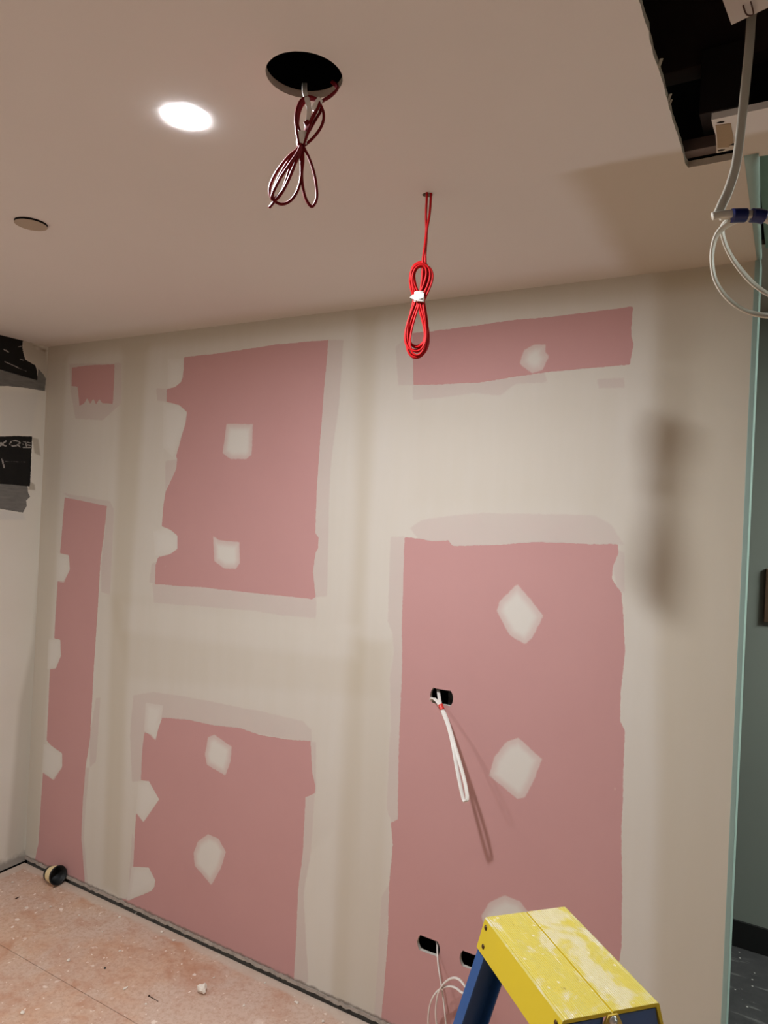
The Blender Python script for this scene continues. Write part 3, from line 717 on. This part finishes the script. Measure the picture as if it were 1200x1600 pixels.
D2 = 1.555
def z4(x, y, dd=0.0): return atD(600 + x / 5.336, 280 + y / 5.336, D2 + dd)
root = empty('cable_coil', tuple(z4(290, 1000))); o0 = Vector(root.location)
bm = bmesh.new(); rs = circ(0.0028, 8); rr = random.Random(7)
sweep(bm, [q - o0 for q in catmull([z4(358, 90, .0), z4(357, 150), z4(350, 300), z4(352, 420, .006), z4(345, 520), z4(332, 610, -.004), z4(322, 700, -.006), z4(318, 820, -.008), z4(300, 980, -.004)], 7)], rs)
sweep(bm, [q - o0 for q in catmull([z4(392, 90, .003), z4(390, 160, .003), z4(380, 290, .002), z4(358, 420, -.006), z4(352, 520, .004), z4(345, 620, .004), z4(345, 720, .004), z4(330, 850, .004), z4(305, 980, .002)], 7)], rs)
N_ = 12; rs = circ(0.00235, 8)
def lobe(top, bot, cx0, cx1, wl, wr, dep, tx, n=22):
    """one smooth teardrop loop of cable, its narrow end gathered at the tie"""
    out = []
    for i_ in range(n + 1):
        th = 2 * math.pi * i_ / n; f = (1 - math.cos(th)) / 2; y = top + (bot - top) * f
        wv = math.sin(th) * (abs(math.sin(th / 2)) ** 1.7 * 1.35 + .05)
        out.append(z4(cx0 + (cx1 - cx0) * f + tx * (1 - f) - (wl if wv > 0 else wr) * wv, y, dep * (.35 + .65 * f)))
    return [q - o0 for q in catmull(out, 3)]
for k in range(N_):
    u = (k / (N_ - 1)) * 2 - 1
    dep = rr.uniform(-.013, .013); tx = u * 34
    sweep(bm, lobe(1035, 735 - 45 * rr.random() - (35 if k == 4 else 0), 290, 312, 60 + 34 * rr.random(), 50 + 50 * rr.random(), dep, tx), rs)
    sweep(bm, lobe(960, 1500 - 75 * rr.random() - (60 if k % 4 == 0 else 0), 290, 268 + rr.uniform(-8, 8), 62 + 48 * rr.random(), 52 + 56 * rr.random(), dep, -tx), rs)
obj('cable', bm, M_RED, root, smooth=True)
bm = bmesh.new(); wrap(bm, [z4(288, 948) - o0, z4(290, 990) - o0, z4(288, 1030) - o0], 0.0125, 0.0135, jit=.1, seed=5)
loft_poly(bm, [z4(215, 985, -.012) - o0, z4(240, 960, -.014) - o0, z4(335, 950, -.014) - o0, z4(328, 985, -.014) - o0, z4(262, 1010, -.014) - o0], [z4(218, 987, -.010) - o0, z4(242, 962, -.010) - o0, z4(333, 952, -.010) - o0, z4(326, 985, -.010) - o0, z4(262, 1010, -.010) - o0])
obj('tape', bm, M_TAPE, root, smooth=False)
tag(root, 'bright red cable coiled and white-taped, hanging from the small drilled ceiling hole', 'cable')

# ---------------------------------------------------------------- white cables from the wall holes
def tps_mat():
    t = NT('white flat cable'); return t.fin(t.mix(t.noise(40), srgb(226, 222, 214), srgb(212, 206, 196)), 0.4, spec=0.45)
M_TPS = tps_mat()
def wy(px, py, y): return Vector(onY(px, py, y))
h1 = HOLES[0]
root = empty('white_cable', (h1[0], 0.0, h1[1])); o0 = Vector(root.location)
def c1(x, y, yy): return wy(640 + x / 5, 1040 + y / 5, yy) - o0
bm = bmesh.new()
path1 = [c1(205, 160, .055), c1(222, 185, .03), c1(232, 250, .0), c1(243, 310, -.02), c1(262, 370, -.032), c1(300, 470, -.055), c1(335, 610, -.09), c1(365, 780, -.115), c1(395, 930, -.135), c1(420, 1040, -.148), c1(436, 1058, -.15), c1(450, 1035, -.149), c1(436, 930, -.135), c1(398, 780, -.115), c1(345, 600, -.088), c1(306, 460, -.052), c1(270, 365, -.030), c1(240, 320, -.02), c1(215, 280, -.012), c1(190, 258, -.008), c1(172, 258, -.004), c1(170, 272, .004), c1(188, 280, .02), c1(200, 290, .04)]
sweep(bm, catmull(path1, 6), flat(.0112, .0046), ref=tuple(RT)); obj('cable', bm, M_TPS, root, smooth=True)
bm = bmesh.new(); wrap(bm, [c1(240, 302, -.0195), c1(247, 322, -.022), c1(256, 345, -.026)], .0078, .0058); o = obj('tape', bm, simple('red tape', srgb(214, 52, 40), 0.4), root, smooth=True); o['label'] = 'red tape'
tag(root, 'white cable bound with red tape hanging from the upper socket hole', 'cable')
h2 = HOLES[1]
root = empty('white_cable', (h2[0], 0.0, h2[1])); o0 = Vector(root.location)
def c2(x, y, yy): return wy(640 + x / 10, 1440 + y / 10, yy) - o0
bm = bmesh.new(); secw = flat(.0095, .0045)
pa = [c2(415, 250, .06), c2(432, 340, .02), c2(435, 480, -.004), c2(446, 650, -.022), c2(470, 820, -.035), c2(490, 950, -.04), c2(520, 1150, -.05), c2(550, 1400, -.055), c2(585, 1750, -.06), c2(640, 2000, -.065), c2(760, 2120, -.07), c2(920, 2050, -.075), c2(1000, 1800, -.08), c2(980, 1450, -.08), c2(900, 1180, -.078), c2(790, 1090, -.072),
      c2(720, 1035, -.068), c2(620, 1005, -.064), c2(520, 1030, -.062), c2(420, 1100, -.06), c2(340, 1230, -.06), c2(298, 1420, -.06), c2(295, 1650, -.062), c2(350, 1900, -.064), c2(500, 2080, -.066), c2(700, 2080, -.075), c2(890, 1900, -.09), c2(950, 1500, -.092), c2(900, 1100, -.09), c2(820, 950, -.085), c2(750, 890, -.08), c2(670, 880, -.075), c2(580, 925, -.07), c2(500, 1010, -.068), c2(440, 1140, -.066), c2(412, 1320, -.066), c2(410, 1480, -.066), c2(440, 1700, -.066), c2(520, 1950, -.068)]
sweep(bm, catmull(pa, 6), secw, ref=(0.3, -1, 0)); obj('cable', bm, M_TPS, root, smooth=True)
tag(root, 'white cable with loose loops hanging from the low socket hole beside the ladder', 'cable')
# a metal conduit end glints inside the lower hole
bm = bmesh.new(); q = onY(658.5, 1481.5, .03); lathe(bm, [(0, -.002), (.003, -.0015), (.004, 0), (.003, .003), (0, .004)], 14, Matrix.Translation(Vector(q)))
tag(obj('screw', bm, simple('steel screw', srgb(170, 166, 160), 0.3, 0.8), smooth=True), 'round steel screw head inside the low socket hole', 'screw')
# stud behind the first hole
bm = bmesh.new(); box(bm, 2.115, 2.16, 0.05, 0.089, FZ, 2.39); obj('wall_stud', bm, simple('dark stud', (0.02, 0.018, 0.016, 1), 0.6)); tag(bpy.data.objects['wall_stud'], 'dark stud inside the wall behind the upper socket hole', 'stud')

# hanging flat cable and its blue-taped coil at the right
root = empty('hanging_cable', tuple(atD(1155, 338, 1.10))); o0 = Vector(root.location)
M_TPSG = simple('greyish flat cable', srgb(216, 213, 200), 0.5, var=0.06)
bm = bmesh.new()
pt = [atD(1178, 8, 1.13), atD(1174, 28, 1.13), atD(1171, 70, 1.125), atD(1163, 150, 1.12), atD(1156, 215, 1.115), atD(1149, 262, 1.11), atD(1138, 298, 1.105), atD(1128, 320, 1.10), atD(1121, 336, 1.10)]
sweep(bm, [q - o0 for q in catmull(pt, 6)], flat(.0150, .0050), ref=tuple(RT), scale=None)
def ringpath(pts, d0, d1, sub=8):
    n = len(pts); return [q - o0 for q in catmull([atD(p[0], p[1], d0 + (d1 - d0) * (0.5 - 0.5 * math.cos(2 * math.pi * i / n))) for i, p in enumerate(pts)], sub, closed=False)]
ax = (FW * .5 + UP * .8 + RT * .2)
ax = Vector(ax)
r1 = [(1180,340),(1158,342),(1138,350),(1122,364),(1114,385),(1112.5,410),(1118,438),(1134,463),(1156,481),(1182,491),(1215,492),(1255,478),(1285,450),(1296,410),(1285,375),(1250,350),(1210,341),(1185,337)]
r2 = [(1182,334),(1160,338),(1140,344),(1129,356),(1131,374),(1140,396),(1156,420),(1178,444),(1206,462),(1240,468),(1275,455),(1300,425),(1302,390),(1280,360),(1245,343),(1210,337),(1190,334)]
r3 = [(1113,338),(1125,335.5),(1142,334),(1165,334),(1188,337),(1210,345),(1235,362)]
def ringsweep(pts, d0, d1, k):
    P_ = ringpath(pts, d0, d1); cc = sum(P_, Vector()) / len(P_)
    sweep(bm, P_, flat(.0130, .0040), ref=lambda i: (cc - P_[i]).normalized() * k + Vector(FW) * .8)
ringsweep(r1, 1.10, 1.15, .75)
ringsweep(r2, 1.105, 1.17, .85)
sweep(bm, [q - o0 for q in catmull([atD(x, y, 1.095) for x, y in r3], 6)], flat(.0125, .0065), ref=tuple(UP))
sweep(bm, [q - o0 for q in catmull([atD(x, y + 3, 1.102) for x, y in r3[1:]], 6)], flat(.0125, .0065), ref=tuple(UP))
obj('cable', bm, M_TPSG, root, smooth=True)
M_BLUE = simple('navy tape', srgb(24, 34, 92), 0.35, var=0.1)
for seg, s in (([(1143, 337), (1154, 336.5), (1165, 336.5)], 9), ([(1174, 336.5), (1184, 337), (1194, 339.5)], 10)):
    bm = bmesh.new(); path = catmull([atD(x, y, 1.096) - o0 for x, y in seg], 4)
    sweep(bm, path, [(a * .0105, b * .0115) for a, b in circ(1.0, 12)], ref=tuple(UP)); o = obj('tape', bm, M_BLUE, root, smooth=True); o['label'] = 'dark blue tape'
tag(root, 'grey-white flat cable hanging from the opening, its coil bound with blue tape', 'cable')

# small dark frame on the far hall wall
q0 = onY(1197, 888, 1.217); q1 = onY(1198, 972, 1.217)
bm = bmesh.new(); box(bm, q0[0], q0[0] + 0.09, 1.203, 1.217, q1[2], q0[2], bevel=0.003)
r = obj('wall_plate', bm, simple('brown plate', srgb(86, 66, 48), 0.5)); tag(r, 'tall brown plate on the grey hall wall at the right edge', 'plate')

# ---------------------------------------------------------------- step ladder
UA = math.radians(-43.4)
CAPH = 0.97
cen = Vector((2.7725, -0.904, FZ))
root = empty('step_ladder', tuple(cen), UA)      # local x: along the cap (ladder width), local y: towards the wall
H = CAPH - FZ
def yellow_mat():
    t = NT('paint-spattered yellow plastic')
    c = t.mix(t.noise(8, detail=3), srgb(198, 172, 26), srgb(188, 164, 40))
    g = t.n.new('ShaderNodeTexCoord'); sp = t.n.new('ShaderNodeSeparateXYZ'); t.link(g.outputs['Normal'], sp.inputs[0]); up = t.step(sp.outputs[2], 0.5, 0.9)
    # bleached dusty film and plaster smears where the top is worked on
    film = t.math('MULTIPLY', up, t.math('ADD', 0.25, t.math('MULTIPLY', t.noise(30, t.coord((0.35, 2.0, 1)), detail=5), 0.6)))
    c = t.mix(film, c, srgb(170, 166, 108))
    sm = t.step(t.noise(11, t.coord((0.8, 1.3, 1)), detail=5, rough=0.65, dist=0.5), 0.48, 0.58); c = t.mix(t.math('MULTIPLY', t.math('MULTIPLY', sm, up), 0.85), c, srgb(190, 184, 166))
    sc_ = t.step(t.noise(22, t.coord((0.25, 4.5, 1)), detail=5, rough=0.75), 0.60, 0.68); c = t.mix(t.math('MULTIPLY', t.math('MULTIPLY', sc_, up), 0.75), c, srgb(206, 200, 180))
    ds = t.math('ADD', t.voro(45), t.math('MULTIPLY', t.noise(150), 0.15)); c = t.mix(t.math('MULTIPLY', t.step(ds, 0.24, 0.14), t.math('MULTIPLY', up, 0.8)), c, srgb(210, 206, 196))
    dk = t.math('MULTIPLY', t.step(t.noise(38, t.coord((1, 1, .5)), detail=5, rough=.7), 0.62, 0.68), t.step(t.noise(9), .45, .6)); c = t.mix(t.math('MULTIPLY', dk, 0.7), c, srgb(128, 104, 40))
    t.bump(t.noise(60, detail=4), 0.3, 0.001)
    return t.fin(c, 0.6, spec=0.35)
M_YEL = yellow_mat()
M_BLUEL = simple('blue fibreglass', srgb(28, 72, 126), 0.5, var=0.12, scale=20)
M_ALU = simple('aluminium', srgb(176, 176, 174), 0.35, 0.9, var=0.08, scale=40)
LX = 0.133; LY = 0.083; FD = 0.052; FL = 0.014
# cap: top plate with fine ribs along its length, flared flanges on both long sides
bm = bmesh.new()
yy = []; nr = 22
for half in (-1, 1):
    for k in range(nr):
        a = half * (0.0018 + (LY - 0.004 - 0.0018) * k / nr); b = half * (0.0018 + (LY - 0.004 - 0.0018) * (k + 0.72) / nr); c_ = half * (0.0018 + (LY - .004 - .0018) * (k + 0.86) / nr)
        yy += [(a, 0), (b, 0), (c_, -0.0009)]
yy = sorted(yy); yy = [(-LY, -0.002), (-LY + .003, 0)] + [p for p in yy if abs(p[0]) > .0017] + [(LY - .003, 0), (LY, -.002)]
mid = [i for i, p in enumerate(yy) if p[0] < 0][-1]
yy = yy[:mid + 1] + [(-0.0010, -0.003), (0.0010, -0.003)] + yy[mid + 1:]
top = [(y, H + z) for y, z in yy]
prof = [(-LY - FL, H - FD)] + top + [(LY + FL, H - FD), (LY + FL - .004, H - FD), (LY - .005, H - .006)] + [(-LY + .005, H - .006), (-LY - FL + .004, H - FD)]
m4 = Matrix(((0, 0, 1, 0), (1, 0, 0, 0), (0, 1, 0, 0), (0, 0, 0, 1)))
prism(bm, prof, -LX, LX, m4)
cap = obj('top_cap', bm, M_YEL, root)
# rivets on the flange that faces the room
bm_r = simple('brown rivet', srgb(74, 50, 22), 0.4, 0.5)
for sx in (-1, 1):
    for dx, dz in ((.012, .012), (.020, .040)):
        bm = bmesh.new(); f = dz / FD
        P_ = Matrix.Translation((sx * (LX - dx), -LY - FL * f - .0006, H - dz)) @ Matrix.Rotation(math.pi / 2, 4, 'X')
        lathe(bm, [(0.0, .0016), (.003, .0014), (.0044, 0.0), (.0044, -.001)], 14, P_); obj('rivet', bm, bm_r, cap, smooth=True)
# rails: C channels, splayed
SPL = 0.27
def rail(sx, sy, name):
    bm = bmesh.new()
    y0 = sy * (LY - 0.030); zt = H - 0.008; zb = 0.0; y1 = y0 + sy * SPL * (zt - zb)
    xw = sx * (LX - 0.003); D_ = 0.074 if sy < 0 else 0.056; T = 0.003; F_ = 0.026
    dx1 = sx * 0.07   # spread in width towards the feet
    def sec(x, y, z):
        a, b = y - D_ / 2 * 0.75, y + D_ / 2 * 0.75
        return [Vector(p) for p in [(x, a, z), (x, b, z), (x - sx * F_, b, z), (x - sx * F_, b - T, z), (x - sx * T, b - T, z), (x - sx * T, a + T, z), (x - sx * F_, a + T, z), (x - sx * F_, a, z)]]
    loft_poly(bm, sec(xw + dx1, y1, zb + .03), sec(xw, y0, zt))
    r_ = obj(name, bm, M_BLUEL, root)
    bm = bmesh.new(); box(bm, -.018, .018, -.032, .032, 0, .035, Matrix.Translation((xw + dx1 - sx * .012, y1, 0)), .004); obj('foot', bm, M_BLACK, r_)
    return r_
for sy in (-1, 1):
    for sx in (-1, 1): rail(sx, sy, 'front_rail' if sy < 0 else 'rear_rail')
for k in range(3):
    z = 0.22 + .25 * k; f = (H - .008 - z); y = -(LY - .03) - SPL * f; wx = LX - .006 + .07 * f / H
    bm = bmesh.new(); box(bm, -wx, wx, y - .035, y + .04, z - .022, z, bevel=.002); 
    for j in range(6): box(bm, -wx + .004, wx - .004, y - .030 + j * .0115, y - .026 + j * .0115, z, z + .0012)
    obj('step', bm, M_ALU, root)
for k in range(2):
    z = 0.25 + .3 * k; f = (H - .008 - z); y = (LY - .03) + SPL * f; wx = LX - .01 + .07 * f / H
    bm = bmesh.new(); box(bm, -wx, wx, y - .004, y + .012, z - .015, z + .015, bevel=.002); obj('rear_brace', bm, M_ALU, root)
# blue end plates and hinge brackets with a bolt, under each end of the cap
for sx in (-1, 1):
    for sy in (-1, 1):
        bm = bmesh.new(); x = sx * (LX - .001)
        P5 = [(sy * .014, H - .008), (sy * (LY - .006), H - .008), (sy * (LY + FL - .006), H - FD - .02), (sy * (LY - .03), H - FD - .02), (sy * .018, H - FD)]
        v1 = [Vector((x, y, z)) for y, z in P5]; v2 = [Vector((x - sx * .003, y, z)) for y, z in P5]; loft_poly(bm, v1, v2); obj('end_plate', bm, M_BLUEL, root)
    bm = bmesh.new(); P5 = [(-.008, H - .0035), (.008, H - .0035), (.016, H - .018), (.018, H - .075), (-.018, H - .075), (-.016, H - .018)]
    x = sx * (LX + .0035); v1 = [Vector((x, y, z)) for y, z in P5]; v2 = [Vector((x - sx * .004, y, z)) for y, z in P5]; loft_poly(bm, v1, v2)
    hb = obj('hinge_bracket', bm, simple('yellowed bracket', srgb(178, 150, 62), 0.5), root)
    bm = bmesh.new(); lathe(bm, [(0, .006), (.0035, .0055), (.0038, .002), (.0065, .0018), (.0068, 0)], 16, Matrix.Translation((x, 0, H - .011)) @ Matrix.Rotation(sx * math.pi / 2, 4, 'Y')); obj('bolt', bm, M_ALU, hb, smooth=True)
tag(root, 'blue fibreglass step ladder with a plaster-spattered yellow top', 'ladder')

# ---------------------------------------------------------------- cup lying against the wall
cA = onZ(84, 1378, FZ)
root = empty('plastic_cup', (0.283, -0.0435, FZ + .0405)); root.scale = (.9, .9, .9)
ax_w = Vector((0.95, -0.08, 0.19)).normalized()
R3 = ax_w.to_track_quat('Z', 'Y').to_matrix().to_4x4()
bm = bmesh.new(); lathe(bm, [(.036, -.032), (.040, -.008), (.0425, .020)], 40, R3)
lb = obj('label_band', bm, simple('cream label', srgb(226, 206, 158), 0.6, var=0.12, scale=60), root, smooth=True); lb['label'] = 'cream paper band'
bm = bmesh.new(); lathe(bm, [(0.0, -.055), (.030, -.055), (.0345, -.050), (.0357, -.033), (.0415, .020), (.0450, .021), (.0455, .027), (.0430, .028), (.0400, .026), (.0330, -.045), (0.0, -.047)], 40, R3)
obj('cup_body', bm, M_BLACK, root, smooth=True)
tag(root, 'black cup with a cream band lying on its side at the wall foot', 'cup')

# ---------------------------------------------------------------- debris on the floor
M_CHIP = simple('plaster crumb', srgb(228, 218, 204), 0.9, var=0.1, scale=80, bump=0.5)
rr = random.Random(31)
def chip(px, py, size, name='plaster_chip', label='small flat off-white plaster crumb lying on the dusty orange-brown floor', group='plaster crumbs on the floor', h=0.35):
    q = onZ(px, py, FZ); bm = bmesh.new()
    bmesh.ops.create_icosphere(bm, subdivisions=2, radius=1.0)
    k1 = rr.uniform(.7, 1.2); k2 = rr.uniform(.5, .9); ph = rr.uniform(0, 6)
    for v in bm.verts:
        s = 1 + .25 * math.sin(v.co.x * 3 + ph) + .18 * math.sin(v.co.y * 5 + ph * 2) + rr.uniform(-.08, .08)
        v.co = Vector((v.co.x * k1 * s, v.co.y * k2 * s, v.co.z * h * s)) * size
    zmin = min(v.co.z for v in bm.verts)
    o = obj(name, bm, M_CHIP); o.location = (q[0], q[1], FZ - zmin - .0003); o.rotation_euler = (0, 0, rr.uniform(0, 6.28))
    return tag(o, label, 'plaster crumb', group)
for p in [(253,1457,.010),(272,1470,.007),(107,1501,.009),(196,1545,.009),(187,1486,.005),(41,1418,.005),(79,1417,.006),(20,1379,.006),(187,1433,.006),(35,1583,.009),(463,1567,.008),(414,1536,.005),(334,1528,.005),(505,1597,.008),(44,1376,.005),(160,1456,.004),(124,1430,.004),(66,1422,.004),(228,1569,.004),(381,1571,.005)]:
    chip(*p)
# larger broken lump of plaster
q = onZ(316, 1552, FZ); bm = bmesh.new(); bmesh.ops.create_icosphere(bm, subdivisions=2, radius=1.0)
for v in bm.verts:
    s = 1 + .35 * math.sin(v.co.x * 4 + 1) * math.sin(v.co.y * 3) + rr.uniform(-.12, .12)
    v.co = Vector((v.co.x * .017 * s, v.co.y * .014 * s, v.co.z * .016 * s))
zm = min(v.co.z for v in bm.verts); o = obj('plaster_lump', bm, M_CHIP); o.location = (q[0], q[1], FZ - zm - .0005)
tag(o, 'jagged white plaster lump, the biggest on the orange-brown floor', 'plaster lump')
# nail and bits
def stick(a, b, r, name, label, cat, mat, head=False):
    A_ = Vector(onZ(*a, FZ)); B_ = Vector(onZ(*b, FZ)); A_.z = B_.z = FZ + r
    bm = bmesh.new(); sweep(bm, [A_ + (B_ - A_) * t for t in (0, .25, .5, .75, 1)], circ(r, 8), scale=lambda t: 1 - .5 * t)
    if head: sweep(bm, [A_ - (B_ - A_).normalized() * .002, A_], circ(r * 2.2, 10))
    o = obj(name, bm, mat); return tag(o, label, cat)
M_RUST = simple('dark steel', srgb(70, 52, 42), 0.5, 0.5)
stick((233, 1557), (247, 1565), .0016, 'screw', 'dark screw lying on the floor left of the plaster lump', 'screw', M_RUST, True)
stick((24, 1405), (30, 1402), .0025, 'wood_splinter', 'dark splinter on the floor near the corner', 'splinter', M_RUST)
stick((83, 1387), (91, 1385), .0018, 'wood_splinter', 'thin brown splinter on the floor just below the cup', 'splinter', M_RUST)
stick((211, 1428), (219, 1422), .0015, 'wood_splinter', 'pale splinter sticking across the floor joint under the pink wall', 'splinter', M_CHIP)
bm = bmesh.new(); q = onZ(164, 1513, FZ); lathe(bm, [(0, .004), (.003, .0035), (.0045, .001), (.004, 0), (0, 0)], 12); o = obj('plug', bm, M_BLACK, smooth=True); o.location = (q[0], q[1], FZ)
tag(o, 'tiny black plug lying alone on the floor', 'plug')
